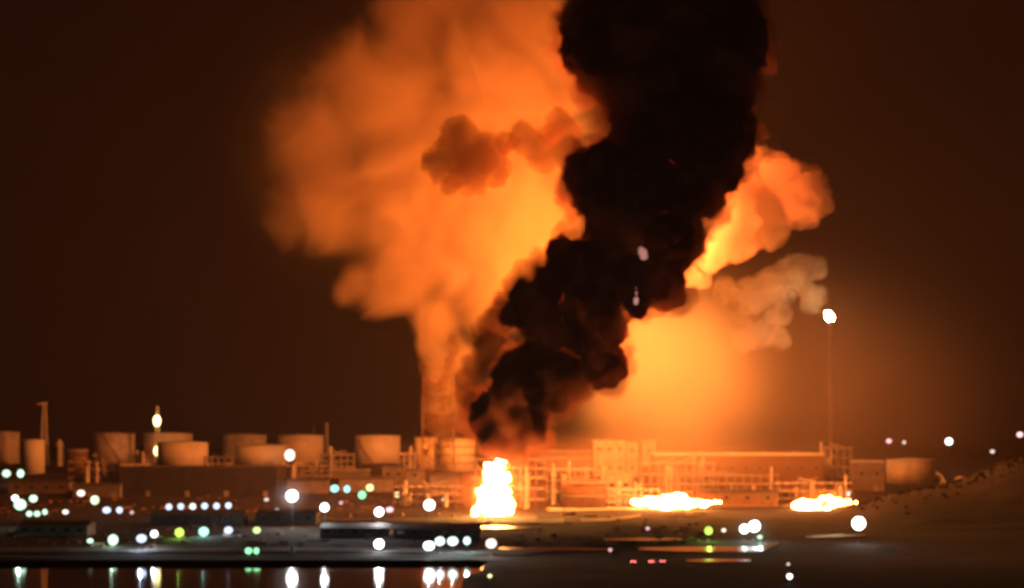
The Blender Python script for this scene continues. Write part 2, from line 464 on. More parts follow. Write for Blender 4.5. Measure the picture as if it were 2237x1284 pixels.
def mast(px, pt, pb, label, name='lattice_mast', w=2.2, m=None, head=None, d=None, taper=.65, cat='mast', group=None, lights=()):
    """Square lattice mast with legs, braces and a head frame."""
    m = m or M_steel; d = d or dist_for(px, pb); p = at(px, pb, d); zb = gz(p.x, d) - .5
    h = H + (HY - pt) / F * d - zb
    t = empty(name, (p.x, d, zb), label, cat, group)
    for sx in (-1, 1):
        for sy in (-1, 1):
            bm = bmesh.new(); tube(bm, (sx * w, sy * w, 0), (sx * w * (1 - taper), sy * w * (1 - taper), h), 0.34, 6); link('leg', bm, m, t)
    bm = bmesh.new(); n = max(4, int(h / max(4, w * .9)))
    for i in range(n):
        f0, f1 = i / n, (i + 1) / n; w0, w1 = w * (1 - taper * f0), w * (1 - taper * f1)
        for s in (-1, 1):
            tube(bm, (-w0, s * w0, h * f0), (w1, s * w1, h * f1), .17, 4); tube(bm, (w0, s * w0, h * f0), (-w1, s * w1, h * f1), .17, 4)
            tube(bm, (s * w0, -w0, h * f0), (s * w1, w1, h * f1), .17, 4)
            tube(bm, (-w1, s * w1, h * f1), (w1, s * w1, h * f1), .17, 4)
    link('brace', bm, m, t)
    if head:
        bm = bmesh.new(); box(bm, -head * 1.6, head * .6, -head*.5, head*.5, h, h + 1.0); box(bm, -head * .6, head * .6, -head * .5, head * .5, h + 1.003, h + 1.8); link('platform', bm, m, t)
    for (ly, rr, col) in lights:
        zz = H + (HY - ly) / F * d - zb
        bm = bmesh.new(); bmesh.ops.create_icosphere(bm, subdivisions=2, radius=rr)
        for v in bm.verts: v.co = Vector((v.co.x, v.co.y * .7 - 2.4, v.co.z * 1.5 + zz))
        link('lamp', bm, glow('mast_lamp', col, 5), t, True)
    return t

# ------------------------------------------------------------------ tank farm
tank(-52, 32, 943, 1008, 1850, 'pale round tank cut off by the edge, behind the small tank beside the tall mast', M_tank2)
tank(42, 92, 960, 1014, 1720, 'small pale tank just left of the tall pale mast', M_tank, bands=1)
tank(143, 187, 982, 1012, 1720, 'low tank coloured brown for its shade, between the squat column and the two step tank', M_rust, roofm=M_tank2)  # shade on this tank is put into its rusty brown colour
tank(196, 286, 946, 1000, 1880, 'pale tank with a wide top rim, left of the mast with yellow lamps', M_tank2, stair=(250, 300))
tank(306, 412, 946, 1008, 1880, 'taller pale orange lit tank directly behind the mast with yellow lamps', M_tank)
tank(334, 446, 965, 1012, 1780, 'lower wide orange lit tank in front of the taller tank at the yellow lamp mast', M_tank, rail=False)
tank(481, 576, 949, 1000, 1900, 'pale tank standing behind the low banded tank', M_tank2)
tank(506, 622, 972, 1010, 1790, 'low banded orange lit tank beside the bright double lamp', M_tank, bands=1)
tank(602, 702, 950, 1000, 1900, 'pale tank with a dark standpipe, behind the bright double lamp', M_tank)
tank(771, 872, 951, 1004, 1850, 'clean orange lit tank with a diagonal stair, standing alone', M_tank, stair=(215, 265))
T = tank(904, 956, 955, 1020, 1760, 'narrow tank with a dark hatch, below the twisting smoke neck', M_tank)
bm = bmesh.new(); rr = 26 * 1760 / F
for x0_, x1_, z0_, z1_ in ((-3.4, 3.2, 17.6, 18.6), (-2.6, 2.4, 15.6, 17.597), (-1.9, 1.7, 13.6, 15.597), (-1.1, 1.0, 11.6, 13.597)): box(bm, x0_, x1_, -rr - .5, -rr + 1.2, z0_, z1_)
link('hatch', bm, M_rust, T)
tank(959, 1037, 958, 1014, 1740, 'banded bright orange tank nearest left of the smoke column foot', M_tank, bands=3)
tank(1228, 1326, 1052, 1106, 1440, 'wide dark rusty tank between the tall flame and the pool fire', M_rust, roofm=M_dark, bands=1)
tank(1946, 2052, 1003, 1036, 1640, 'low wide tank with a bright roof edge beside the dark hill', M_tank2, rail=False)

building(1297, 1366, 962, 1008, 'pale square block with small windows on the terrace right of the flame', 'process_building', m=M_wall, roofm=M_wall, d=1700, wins=3, rows=2, depth=26)
building(1369, 1393, 966, 1008, 'narrow pale block next to the pale square block', 'process_building', m=M_wall, roofm=M_wall, d=1705, wins=1, rows=2, depth=18)
building(1404, 1432, 962, 1006, 'hazy pale block at the left end of the long bright roof', 'process_building', m=M_wall, roofm=M_wall, d=1790, wins=1, depth=20)
building(1180, 1290, 984, 1000, 'long low shed with pale fascia behind the pipe rack', 'shed', m=M_wall2, roofm=M_wall, d=1830, depth=20)
building(1195, 1292, 1000, 1016, 'second low shed with pale fascia, just before the pipe rack', 'shed', m=M_wall2, roofm=M_wall, d=1740, depth=20)
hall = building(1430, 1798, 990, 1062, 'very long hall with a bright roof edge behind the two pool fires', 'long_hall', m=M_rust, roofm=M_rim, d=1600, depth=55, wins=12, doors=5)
building(1322, 1382, 1034, 1056, 'small pale roofed hut right of the wide dark tank', 'hut', m=M_wall, roofm=M_wall, d=1520, depth=14, wins=2, doors=1)
building(1866, 1932, 1008, 1044, 'shed with a pale sloping roof at the foot of the flare stack', 'shed', m=M_wall2, roofm=M_wall, d=1600, depth=20, pitch=1.5, wins=2, doors=1)
building(262, 604, 1020, 1080, 'wide dark flat roofed warehouse below the orange lit tanks', 'warehouse', m=M_dark, roofm=M_roof, d=1560, depth=60, doors=4)
building(262, 322, 1014, 1024, 'small added shed, its pale roof imitating the lit edge of the dark warehouse end', 'shed', m=M_wall, roofm=M_rim, d=1640, depth=14, pitch=.8)  # added shed; pale roof colour stands in for the warehouse's lit edge
building(722, 806, 1026, 1040, 'low shed with a pale lit roof below the lone stair tank', 'shed', m=M_wall2, roofm=M_wall, d=1690, depth=16, pitch=1.0)
building(836, 882, 1018, 1046, 'grey box hut, left of the two blocks under the narrow tank', 'hut', m=M_wall2, d=1640, depth=14, wins=2)
building(886, 926, 1026, 1056, 'taller grey plant block under the narrow hatch tank', 'plant_block', m=M_wall2, d=1600, depth=14, wins=1, rows=2)
building(940, 1000, 1036, 1062, 'grey plant block with doors close left of the tall flame', 'plant_block', m=M_wall2, d=1560, depth=14, doors=2)
building(628, 716, 1048, 1064, 'low dark shed behind the bright white floodlight', 'shed', m=M_wall2, d=1580, depth=16, pitch=1.2)
building(742, 860, 1044, 1058, 'long dark shed behind the green and aqua lamps', 'shed', m=M_wall2, d=1590, depth=18, pitch=1.2)
building(20, 150, 1052, 1078, 'dark workshop at the edge below the pale round lamp', 'workshop', m=M_wall2, depth=18, pitch=1.5, wins=4)
building(160, 262, 1058, 1086, 'dark workshop left of the wide dark warehouse', 'workshop', m=M_wall2, depth=18, pitch=1.5, doors=2)
building(330, 530, 1122, 1146, 'dark hall under the row of six bluish lamps', 'hall', m=M_dark, depth=24, pitch=2, wins=8)
building(560, 690, 1120, 1144, 'dark hall below the brightest white floodlight', 'hall', m=M_wall2, depth=24, pitch=2, wins=4)
building(700, 850, 1150, 1172, 'dark shed in front of the service road', 'shed', m=M_wall2, depth=22, pitch=1.6, wins=5, doors=1)
building(860, 1048, 1152, 1174, 'long dark shed behind the quay lamps', 'shed', m=M_wall2, depth=22, pitch=1.6, wins=6)
building(40, 190, 1146, 1170, 'dark quay shed behind the shore, near the frame edge', 'shed', m=M_wall2, depth=22, pitch=1.8, wins=5)
building(1520, 1700, 1072, 1092, 'low dark bund shed between the two pool fires', 'shed', m=M_rust, d=1475, depth=14, wins=4)

mast(97, 882, 1016, 'tall pale lattice mast with a slanted head platform', head=4.0, m=M_rim, w=3.4)
mast(344, 886, 1012, 'tall mast carrying two yellow lamps in front of orange tanks', m=M_rim, w=2.4, lights=((918, 3.4, (1, .85, .35)), (984, 3.0, (1, .72, .28))))
mast(685, 930, 1004, 'thin dark standpipe mast before the pale tank', w=1.2, m=M_rust)
mast(714, 922, 1022, 'thin pale mast between the standpipe tank and the lone stair tank', w=1.6)
mast(960, 955, 1030, 'dark thin mast between the two tanks below the smoke neck', w=1.3, m=M_dark)
mast(638, 1186, 1206, 'short pale mast standing on the quay road', w=.9)

mast(957, 822, 1010, 'wide added lattice imitating streaks in the foot of the orange smoke', name='streak_lattice', w=13, m=M_rust, d=1591, taper=.15, cat='tower')  # lattice added to give the smoke foot its streaks; no real tower

def vessel(px, wpx, pt, pb, label, m=None):
    d = dist_for(px, pb); p = at(px, pb, d); zb = gz(p.x, d) - .5; h = H + (HY - pt) / F * d - zb; r = wpx / 2 * d / F
    t = empty('column_vessel', (p.x, d, zb), label, 'process column')
    bm = bmesh.new(); cyl(bm, r, r, 0, h * .8, 20); link('lower_shell', bm, m or M_tank, t)
    bm = bmesh.new(); cyl(bm, r * 1.5, r * 1.5, h * .8 + .003, h * .86, 20); cyl(bm, r * 1.25, r * 1.25, h * .4, h * .42, 20); link('platform', bm, M_rim, t)
    bm = bmesh.new(); cyl(bm, r * 1.2, r * 1.1, h * .86 + .003, h, 20); cyl(bm, r * .3, r * .3, h + .003, h + 2, 12); link('head', bm, m or M_tank, t)
    bm = bmesh.new(); tube(bm, (r * 1.6, -r, 0), (r * 1.6, -r, h * .9), r * .15); tube(bm, (r * 1.6, -r, h * .9), (0, 0, h * .95), r * .15); link('pipe', bm, M_steel, t)
    return t
vessel(130, 12, 962, 1018, 'pale squat process column just right of the tall mast')
vessel(1208, 9, 1024, 1100, 'thin process column left of the wide dark tank', M_tank2)
vessel(1352, 9, 1056, 1098, 'short process column right of the wide dark tank', M_tank2)
vessel(207, 7, 985, 1030, 'dark slim process column in front of the wide rimmed tank', M_dark)

def pipe_rack(pl, pr, pt, pb, d, label, levels=3, bays=8, m=None):
    x0, x1 = (pl - CX) / F * d, (pr - CX) / F * d; zb = gz((x0 + x1) / 2, d) - .6; h = H + (HY - pt) / F * d - zb
    W = x1 - x0; t = empty('pipe_rack', ((x0 + x1) / 2, d, zb), label, 'pipe rack'); m = m or M_steel
    for i in range(bays + 1):
        x = -W/2 + W * i / bays; bm = bmesh.new()
        for y in (0, 8): box(bm, x - .35, x + .35, y - .35, y + .35, 0, h)
        box(bm, x - .25, x + .25, -.34, 8.34, h + .003, h + .6)
        if i < bays:
            tube(bm, (x, 0, h * .05), (x + W / bays, 0, h * .5), .2, 4)
        link('frame', bm, m, t)
    rnd = random.Random(label)
    for k in range(levels):
        for j in range(3):
            z = h * (k + 1) / levels; y = 1 + 3 * j; r = rnd.uniform(.4, .9)
            bm = bmesh.new(); tube(bm, (-W/2 - 1, y, z - .9), (W/2 + 1, y, z - .9), r, 8)
            if rnd.random() < .6: tube(bm, (rnd.uniform(-W/3, W/3), y, z - .9), (rnd.uniform(-W/3, W/3), y, z + 3), r * .7, 6)
            link('pipe', bm, rnd.choice([M_tank2, M_steel, M_wall]), t)
    for i in range(max(4, int(W / 7))):
        x = rnd.uniform(-W/2, W/2 - 3); bm = bmesh.new(); r_ = rnd.uniform(.8, 2.4); cyl(bm, r_, r_ * rnd.uniform(.7, 1), 0, h * rnd.uniform(.5, 1.4), 14, (x, rnd.choice([-4, 12, 15]))); link('drum', bm, M_tank2, t)
    return t
pipe_rack(1196, 1330, 1022, 1064, 1530, 'tangled pipe rack above the wide dark tank', bays=9)
pipe_rack(1440, 1700, 1036, 1066, 1545, 'long hazy pipe rack in front of the very long hall', bays=14)
pipe_rack(1800, 1860, 975, 1045, 1640, 'tall pipe rack at the right end of the very long hall', bays=4, levels=4)
pipe_rack(860, 1010, 1060, 1088, 1470, 'low dim pipe rack left of the tall flame', bays=9, m=M_rust)

pipe_rack(610, 720, 1014, 1040, 1680, 'pipe rack under the bright double lamp', bays=6)
pipe_rack(150, 262, 1006, 1038, 1650, 'pipe rack below the low unlit brown tank', bays=6, m=M_rust)
pipe_rack(1330, 1440, 1066, 1096, 1470, 'pipe rack between the wide dark tank and the first pool fire', bays=6)
pipe_rack(1690, 1862, 1052, 1084, 1500, 'low pipe rack behind the second pool fire', bays=9, m=M_rust)
pipe_rack(1030, 1190, 1040, 1090, 1450, 'pipe rack standing behind the tall flame', bays=8, m=M_rust)
pipe_rack(1400, 1560, 1008, 1034, 1580, 'upper pipe rack under the left end of the bright roof edge', bays=8)

pipe_rack(446, 506, 996, 1016, 1720, 'small pipe rack in the gap left of the low banded tank', bays=4)
pipe_rack(702, 772, 990, 1014, 1740, 'pipe rack in the gap left of the lone stair tank', bays=5)
pipe_rack(872, 906, 988, 1016, 1740, 'small pipe rack right of the lone stair tank', bays=3)
pipe_rack(286, 334, 992, 1012, 1740, 'small pipe rack left of the yellow lamp mast', bays=4)
pipe_rack(1040, 1190, 1000, 1026, 1640, 'upper pipe rack behind the top of the tall flame', bays=8)
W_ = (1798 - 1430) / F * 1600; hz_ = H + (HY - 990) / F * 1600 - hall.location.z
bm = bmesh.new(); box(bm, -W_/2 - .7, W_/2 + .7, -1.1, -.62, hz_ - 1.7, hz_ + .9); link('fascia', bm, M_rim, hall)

# flare stack
d = dist_for(1815, 1032); p = at(1815, 1032, d); zb = gz(p.x, d) - .5; h = H + (HY - 700) / F * d - zb
t = empty('flare_stack', (p.x, d, zb), 'very tall thin flare stack with a small white flame on top', 'flare stack')
bm = bmesh.new(); cyl(bm, 2.4, 1.7, 0, h, 14); link('riser', bm, M_dark, t)
for a in range(3):
    bm = bmesh.new(); A = a * 2.094 + .4
    tube(bm, (13 * math.cos(A), 13 * math.sin(A), 0), (1.8 * math.cos(A), 1.8 * math.sin(A), h * .86), .3, 6); link('leg', bm, M_dark, t)
bm = bmesh.new()
for i in range(26):
    f0, f1 = i / 26 * .86, (i + 1) / 26 * .86; r0, r1 = 13 - 11.2 * f0 / .86, 13 - 11.2 * f1 / .86
    for a in range(3):
        A, B = a * 2.094 + .4, (a + 1) * 2.094 + .4
        tube(bm, (r0 * math.cos(A), r0 * math.sin(A), h * f0), (r1 * math.cos(B), r1 * math.sin(B), h * f1), .14, 4)
link('brace', bm, M_dark, t)
bm = bmesh.new(); cyl(bm, 3.4, 3.4, h * .86, h * .87, 16); cyl(bm, 3.0, 3.0, h * .93, h * .937, 16); link('platform', bm, M_dark, t)
bm = bmesh.new(); cyl(bm, 1.4, 1.6, h + .003, h + 2.5, 14); link('tip', bm, M_dark, t)
f = flame_body('flame', [(1812, 690, 8), (1809, 684, 6), (1814, 695, 6)], d, glow('flare_flame', (1, .8, .42), 300, True), None, 1.0, (1, .5), (5, 3))
f.parent = t; f.location -= t.location

# loading arms: loops of pipe by the hill
d = 1560; p = at(2085, 1045, d); zb = gz(p.x, d)
t = empty('loading_arm', (p.x, d, zb), 'curled pale loading pipe beside the low wide tank', 'pipe')
bm = bmesh.new(); Q = [Vector((-14, 0, 18)), Vector((-10, 0, 16)), Vector((-6, 0, 8)), Vector((-3, 0, 5)), Vector((0, 0, 12)), Vector((4, 0, 15)), Vector((9, 0, 13)), Vector((11, 0, 6)), Vector((8, 0, 1)), Vector((3, 0, 0))]
for a, b in zip(Q, Q[1:]): tube(bm, a, b, 1.1, 8)
link('pipe', bm, M_wall, t)
bm = bmesh.new()
for x in (-10, 0, 10): box(bm, x - .6, x + .6, 1.3, 2.3, -1, 12)
link('post', bm, M_steel, t)

# scrub along the hill ridge
bm = bmesh.new(); rnd = random.Random(3)
for i in range(420):
    x = rnd.uniform(215, 420); y = 1270 + rnd.gauss(0, 26); z = gz(x, y); R = rnd.uniform(.5, 1.3)
    for k in range(26):
        c = Vector((x + rnd.gauss(0, R * .5), y + rnd.gauss(0, R * .5), z + abs(rnd.gauss(0, R * .5)) + .2)); a = rnd.uniform(.25, .6)
        u = Vector((rnd.gauss(0,1), rnd.gauss(0,1), rnd.gauss(0,1))).normalized(); v_ = u.orthogonal().normalized() * a; u *= a
        bm.faces.new([bm.verts.new(c + e) for e in (u, v_, -u, -v_)])
me = bpy.data.meshes.new('scrub'); bm.to_mesh(me); bm.free(); me.materials.append(M_leaf)
o = bpy.data.objects.new('scrub', me); COL.objects.link(o); tag(o, kind='stuff')

# low clutter lying about the yards: stones, pipe ends, sleepers
bm = bmesh.new(); rnd = random.Random(21)
for i in range(620):
    px, py = rnd.uniform(-20, 1560), rnd.choice([rnd.uniform(1120, 1195), rnd.uniform(1060, 1125)])
    if 1000 < px < 1160 and 1085 < py < 1132 or 1370 < px < 1600 and 1075 < py < 1120: continue
    q = spot(px, py); a = rnd.uniform(0, 3.1); L_ = rnd.choice([rnd.uniform(.6, 1.6), rnd.uniform(1.5, 6)]); w_, h_ = rnd.uniform(.3, 1.1), rnd.uniform(.3, 1.3)
    n0 = len(bm.verts); box(bm, -L_, L_, -w_, w_, -.4, h_); bm.verts.ensure_lookup_table()
    for v in bm.verts[n0:]:
        x, y = v.co.x, v.co.y; k = rnd.uniform(.75, 1.1)
        v.co = Vector((q.x + (x * math.cos(a) - y * math.sin(a)) * k, q.y + (x * math.sin(a) + y * math.cos(a)) * k, q.z + v.co.z * k))
tag(link('debris', bm, M_rust), kind='stuff')

# ------------------------------------------------------------------ lamps
WHITE, GREENW, AQUA, BLUEW = (1, 1, .96), (.60, 1, .72), (.38, 1, .90), (.60, .74, 1)
YELG, GREEN, PINK, PEACH, WARM, YEL, LIME = (.75, 1, .35), (.30, 1, .45), (1, .55, .6), (1, .82, .68), (1, .88, .72), (1, .9, .45), (.55, 1, .12)
GL = {}
def glow_for(col, st):
    k = (col, st)
    if k not in GL: GL[k] = glow('lamp_glow', col, st)
    return GL[k]
WATTS = {4: 0}
def lamp(px, py, r, col, label, h=6.0, st=4.0, kind='street_lamp', watts=0, rw=1.0, group='lamps of the refinery and quay'):
    """Lamp post: base, pole, arm, hood and glowing head; (px, py) is the glowing head, r its radius in photo pixels."""
    d = dist_for(px, py, h); p = at(px, py, d); zb = gz(p.x, d) - .3; hh = p.z - zb; R = r * d / F
    t = empty(kind, (p.x, d + .9 + R * .7, zb), label, 'lamp' if kind == 'street_lamp' else 'floodlight', group)
    bm = bmesh.new(); cyl(bm, .45, .35, 0, .9, 10); link('base', bm, M_conc, t)
    bm = bmesh.new(); cyl(bm, .2, .12, .9, hh + R + .3, 8); link('pole', bm, M_dark, t)
    bm = bmesh.new(); tube(bm, (0, 0, hh + R + .2), (0, -.9 - R * .7, hh + R + .35), .1, 6); link('arm', bm, M_steel, t)
    bm = bmesh.new(); bmesh.ops.create_icosphere(bm, subdivisions=2, radius=R)
    for v in bm.verts: v.co = Vector((v.co.x * rw, v.co.y * .6 - .9 - R * .7, v.co.z + hh))
    link('lamp_head', bm, glow_for(col, st), t, True)
    bm = bmesh.new(); cyl(bm, R * .5, R * .3, hh + R * .97, hh + R + .3, 10, (0, -.9 - R * .7)); link('hood', bm, M_dark, t)
    if watts:
        ld = bpy.data.lights.new('lamp_light', 'POINT'); ld.energy = watts; ld.color = col; ld.shadow_soft_size = .4
        lo = bpy.data.objects.new('lamp_light', ld); COL.objects.link(lo); lo.parent = t; lo.location = (0, -2.5 - R * 1.6, hh)
    return t

for a in [
    (14,1033,8,GREENW,'pale lamp half hidden by the frame edge',8), (45,1033,9,GREENW,'round pale green lamp next to the lamp half cut by the edge',8),
    (33,1087,7,WHITE,'white lamp, top of the clustered glare near the frame edge',12), (44,1101,12,GREENW,'large pale green floodlight in the clustered glare near the frame edge',13),
    (73,1088,8,GREENW,'pale green lamp beside the clustered glare near the frame edge',9), (64,1121,6,GREENW,'first lamp of the short pale green bar under the clustered glare',7),
    (81,1121,6,GREENW,'middle lamp of the short pale green bar under the clustered glare',7), (98,1117,6,GREENW,'last lamp of the short pale green bar under the clustered glare',7),
    (143,1117,5,WARM,'small yellowish lamp right of the pale green bar',6), (177,1076,7,WARM,'warm white lamp above the yellow green lamp',9),
    (207,1091,10,(.75,1,.55),'yellow green lamp below the warm white lamp',9), (233,1113,7,BLUEW,'first bluish lamp of the close pair',6), (261,1113,7,BLUEW,'second bluish lamp of the close pair',6),
    (288,1118,4,PINK,'faint pink lamp right of the close bluish pair',5),
    (369,1106,7,BLUEW,'first from the left of the row of six bluish lamps',7), (395,1105,7,BLUEW,'second from the left of the row of six bluish lamps',7), (421,1105,7,(.8,.95,.9),'third from the left of the row of six bluish lamps',7),
    (447,1104,7,BLUEW,'fourth from the left of the row of six bluish lamps',7), (473,1104,7,BLUEW,'fifth from the left of the row of six bluish lamps',7), (499,1103,7,BLUEW,'last on the right of the row of six bluish lamps',7),
    (197,1180,5,GREENW,'small grey green lamp left of the big pale green quay lamp',3), (247,1178,12,GREENW,'big pale green lamp on the quay',2.8), (309,1175,9,BLUEW,'bluish lamp on the quay beside the white one',6), (337,1165,8,WHITE,'white lamp on the quay beside the bluish one',6),
    (392,1162,10,LIME,'lime green lamp under the row of six',2.6), (445,1160,10,(.45,1,.85),'aqua green lamp right of the lime green one',2.6), (499,1157,8,BLUEW,'pale blue lamp right of the aqua green one',2.6), (561,1157,7,(.6,1,.3),'small yellow green lamp above the long green lamp',5),
    (543,1202,7,GREEN,'left half of the green lamp pair at the quay edge',2.5), (560,1202,7,GREEN,'right half of the green lamp pair at the quay edge',2.5),
    (600,1030,6,PEACH,'small peach lamp beside the wide dark warehouse roof',4), (628,974,9,(1,.95,.7),'upper lamp of the bright double lamp before the tanks',14), (633,993,13,(1,.95,.75),'lower larger lamp of the bright double lamp before the tanks',12),
    (582,1090,4,PEACH,'faint peach lamp left of the brightest floodlight',5), (605,1113,4,WHITE,'faint white lamp below left of the brightest floodlight',4),
    (731,1066,8,AQUA,'first aqua lamp beside the green diagonal pair',8), (758,1067,8,AQUA,'second aqua lamp beside the green diagonal pair',8), (791,1080,9,GREEN,'green lamp, lower of the diagonal pair',8), (808,1064,8,YELG,'yellow green lamp, upper of the diagonal pair',9),
    (868,1079,6,YEL,'small yellow lamp right of the diagonal green pair',7), (745,1097,4,PINK,'faint pink lamp below the aqua lamps',5), (851,1112,6,PINK,'pink lamp touching the white lamp by the service road',6), (972,1090,5,PEACH,'faint peach lamp right of the white floodlight near the flame',5),
    (937,1191,10,WHITE,'first and largest of four white lamps on the quay',6), (961,1181,10,(.85,1,.97),'second of four white lamps on the quay',6), (989,1181,10,(.8,1,.97),'third of four white lamps on the quay',6), (1020,1180,9,(.7,1,.97),'last bluish one of four white lamps on the quay',6),
    (1073,1186,11,PEACH,'peach lamp on the quay below the tall flame',6), (1070,1257,4,YEL,'tiny yellow lamp low on the dark shore',2),
    (1548,1158,9,LIME,'lime green lamp right of the dark yard',5), (1581,1157,4,WARM,'tiny pale lamp between the lime lamp and the white floodlights',4), (1660,1172,4,GREENW,'tiny pale lamp under the white floodlight pair',3),
    (1415,1153,4,PINK,'faint pink lamp in the dark yard below the first pool fire',4), (1333,1200,4,PINK,'faint pink lamp left of the wet channel',3),
    (1725,1258,6,WHITE,'small white lamp alone on the dark foreground shore',3), (1722,1231,3,PEACH,'faint lamp above the lone white foreground lamp',3),
    (1853,1077,5,PEACH,'small peach lamp behind the second pool fire',6), (1942,962,5,PINK,'pink lamp high above the low wide tank',26), (1975,965,4,PEACH,'faint peach lamp right of the high pink lamp',26), (2073,963,8,WHITE,'bright white lamp high beside the curled pipe',26),
    (2228,948,6,PINK,'pink lamp above the hill at the frame edge',24), (2168,985,4,PEACH,'dim peach lamp above the ridge scrub',22)]:
    faint = 'faint' in a[4] or 'dim' in a[4]
    rj = random.Random(a[4]); sx = 1.0 if 'row of six' in a[4] else rj.uniform(.85, 1.4)
    lamp(*a, rw=sx, st=1.2 if faint else (4.0 if min(a[3]) > .9 else 2.0), watts=4500 if (a[2] >= 8 and 1095 < a[1] < 1200) or a[0] in (421, 473, 1660) else 0)
for a in [
    (638,1082,12.9,WHITE,'brightest white floodlight on a mast, its glare mirrored in the water',18,8,9000), (709,1107,9.5,WHITE,'tall white floodlight right of the brightest one',14,6,4000),
    (828,1117,10.3,(1,.96,.98),'white floodlight by the service road',12,6,4000), (938,1102,12.0,WHITE,'white floodlight nearest left of the tall flame',14,6,5000), (828,1187,11,(.9,1,.95),'lone white floodlight on the quay',4,6,1500),
    (1626,1154,10.3,(.85,1,.95),'left one of the close white floodlight pair',6,6,500), (1648,1148,12.9,(.85,1,.97),'right larger one of the close white floodlight pair',7,6,700), (1876,1142,14.6,WHITE,'very bright white floodlight at the foot of the dark hill',10,9,1100)]:
    lamp(*a[:5], h=a[5], st=a[6], watts=a[7] * 4, kind='floodlight')

# ------------------------------------------------------------------ vehicles
def vehicle(px, py, label, m, L=4.6, Wd=1.9, Hh=1.5, name='parked_car', cat='car', tail=None, rz=0.0, van=False):
    q = spot(px, py); t = empty(name, (q.x, q.y, q.z + .35), label, cat, None, rz)
    prof = [(-L/2, .35), (-L/2, .8), (-L*.42, .95), (-L*.26, Hh), (L*.14, Hh), (L*.28, .98), (L*.48, .85), (L/2, .6), (L/2, .35)] if not van else \
           [(-L/2, .4), (-L/2, Hh), (L*.22, Hh), (L*.24, Hh*.94), (L*.42, Hh*.9), (L*.49, Hh*.5), (L/2, Hh*.42), (L/2, .4)]
    bm = bmesh.new(); A = [bm.verts.new((x, -Wd/2, z)) for x, z in prof]; B = [bm.verts.new((x, Wd/2, z)) for x, z in prof]; n = len(prof)
    bm.faces.new(A); bm.faces.new(B[::-1])
    for i in range(n): bm.faces.new((A[i], B[i], B[(i+1)%n], A[(i+1)%n]))
    bmesh.ops.recalc_face_normals(bm, faces=bm.faces)
    bmesh.ops.bevel(bm, geom=list(bm.edges), offset=.07, segments=2, affect='EDGES')
    link('body', bm, m, t)
    for sx in (-.31, .31):
        for sy in (-1, 1):
            bm = bmesh.new(); tube(bm, (L * sx, sy * (Wd/2 - .12), .34), (L * sx, sy * (Wd/2 + .08), .34), .34 if not van else .5, 14); link('wheel', bm, M_tyre, t)
    for sy in (-1, 1):
        bm = bmesh.new(); y = sy * (Wd/2 + .012)
        box(bm, (-L*.22 if not van else L*.27), (L*.12 if not van else L*.4), min(y, y+sy*.012), max(y, y+sy*.012), Hh*.66, Hh*.9); link('side_window', bm, M_glass, t)
    bm = bmesh.new(); box(bm, L/2 + .01, L/2 + .05, -Wd*.38, Wd*.38, .5, .72); link('grille', bm, M_dark, t)
    for sy in (-1, 1):
        bm = bmesh.new(); box(bm, -L/2 - .3, -L/2 - .01, sy * Wd * .38 - .34, sy * Wd * .38 + .34, .6, 1.1); link('tail_light', bm, tail or M_dark, t)
    return t
R_TAIL = glow('tail_glow', (1, .18, .16), 5)
vehicle(1387, 1231, 'red car alone with tail lights glowing, left of the other car', M_card, tail=R_TAIL, rz=math.radians(70))
vehicle(1428, 1231, 'pale car with tail lights glowing, between the red car and another', M_carw, tail=R_TAIL, rz=math.radians(60))
vehicle(1450, 1230, 'dark car with tail lights glowing, last right of the three cars', M_dark, tail=R_TAIL, rz=math.radians(75))
# ------------------------------------------------------------------ smoke and fire
M_fringe = smoke_mat('fringe_smoke', (0.50, 0.20, 0.13), 0.05)
hetero(M_fringe, 0.085, 0.045, 0.36, 0.62, 0.04, step=0.35, detail=4)
M_black = smoke_mat('black_smoke', (0.22, 0.075, 0.055), 0.50, (0.90, 0.87, 0.86))
M_orange = smoke_mat('pale_smoke', (0.90, 0.70, 0.52), 0.035, (0.99, 0.97, 0.89))
M_veil = smoke_mat('thin_smoke', (0.8, 0.7, 0.6), 0.006)
M_brown = smoke_mat('brown_smoke', (0.18, 0.09, 0.06), 0.06, (0.99, 0.95, 0.89))
M_fog = smoke_mat('fog_smoke', (0.85, 0.75, 0.6), 0.0045)
M_glowsmoke = smoke_mat('low_smoke', (0.9, 0.36, 0.22), 0.006)
M_wisp = smoke_mat('flare_smoke', (0.9, 0.86, 0.66), 0.05, (0.97, 0.9, 0.9))
hetero(M_wisp, 0.045, 0.035, 0.36, 0.64, 0.06, step=0.5)
M_bulge = smoke_mat('bulge_smoke', (0.92, 0.8, 0.68), 0.07, (0.95, 0.9, 0.88))

PL = [
    (1075,905,44),(1110,890,48),(1145,920,44),(1110,945,46),(1158,945,26),(1125,972,26),(1130,985,18),
    (1170,805,52),(1215,822,48),(1122,805,30),(1135,845,50),(1215,880,25),(1243,830,28),(1185,770,26),(1150,870,40),
    (1260,640,82),(1290,720,70),(1312,785,42),(1325,800,32),(1200,690,58),(1145,665,42),(1250,590,66),(1205,620,42),(1250,770,45),
    (1300,680,60),(1110,690,24),(1225,740,45),
    (1330,400,84),(1283,385,50),(1420,420,118),(1510,400,80),(1370,500,88),(1455,510,75),(1420,590,74),(1398,650,38),
    (1452,620,44),(1330,590,60),(1478,565,34),(1395,600,60),
    (1320,90,92),(1420,40,130),(1500,120,118),(1560,180,92),(1430,210,108),(1500,290,135),(1585,290,60),(1300,30,70),
    (1590,90,85),(1540,20,100),(1450,-80,140),(1400,310,70),(1560,370,60),(1330,170,60),(1320,612,55),(1462,528,50),(1444,515,62,-22),(1262,588,52,-22),(1462,524,44,-40),(1283,640,50,-18),(1283,640,50,18)]
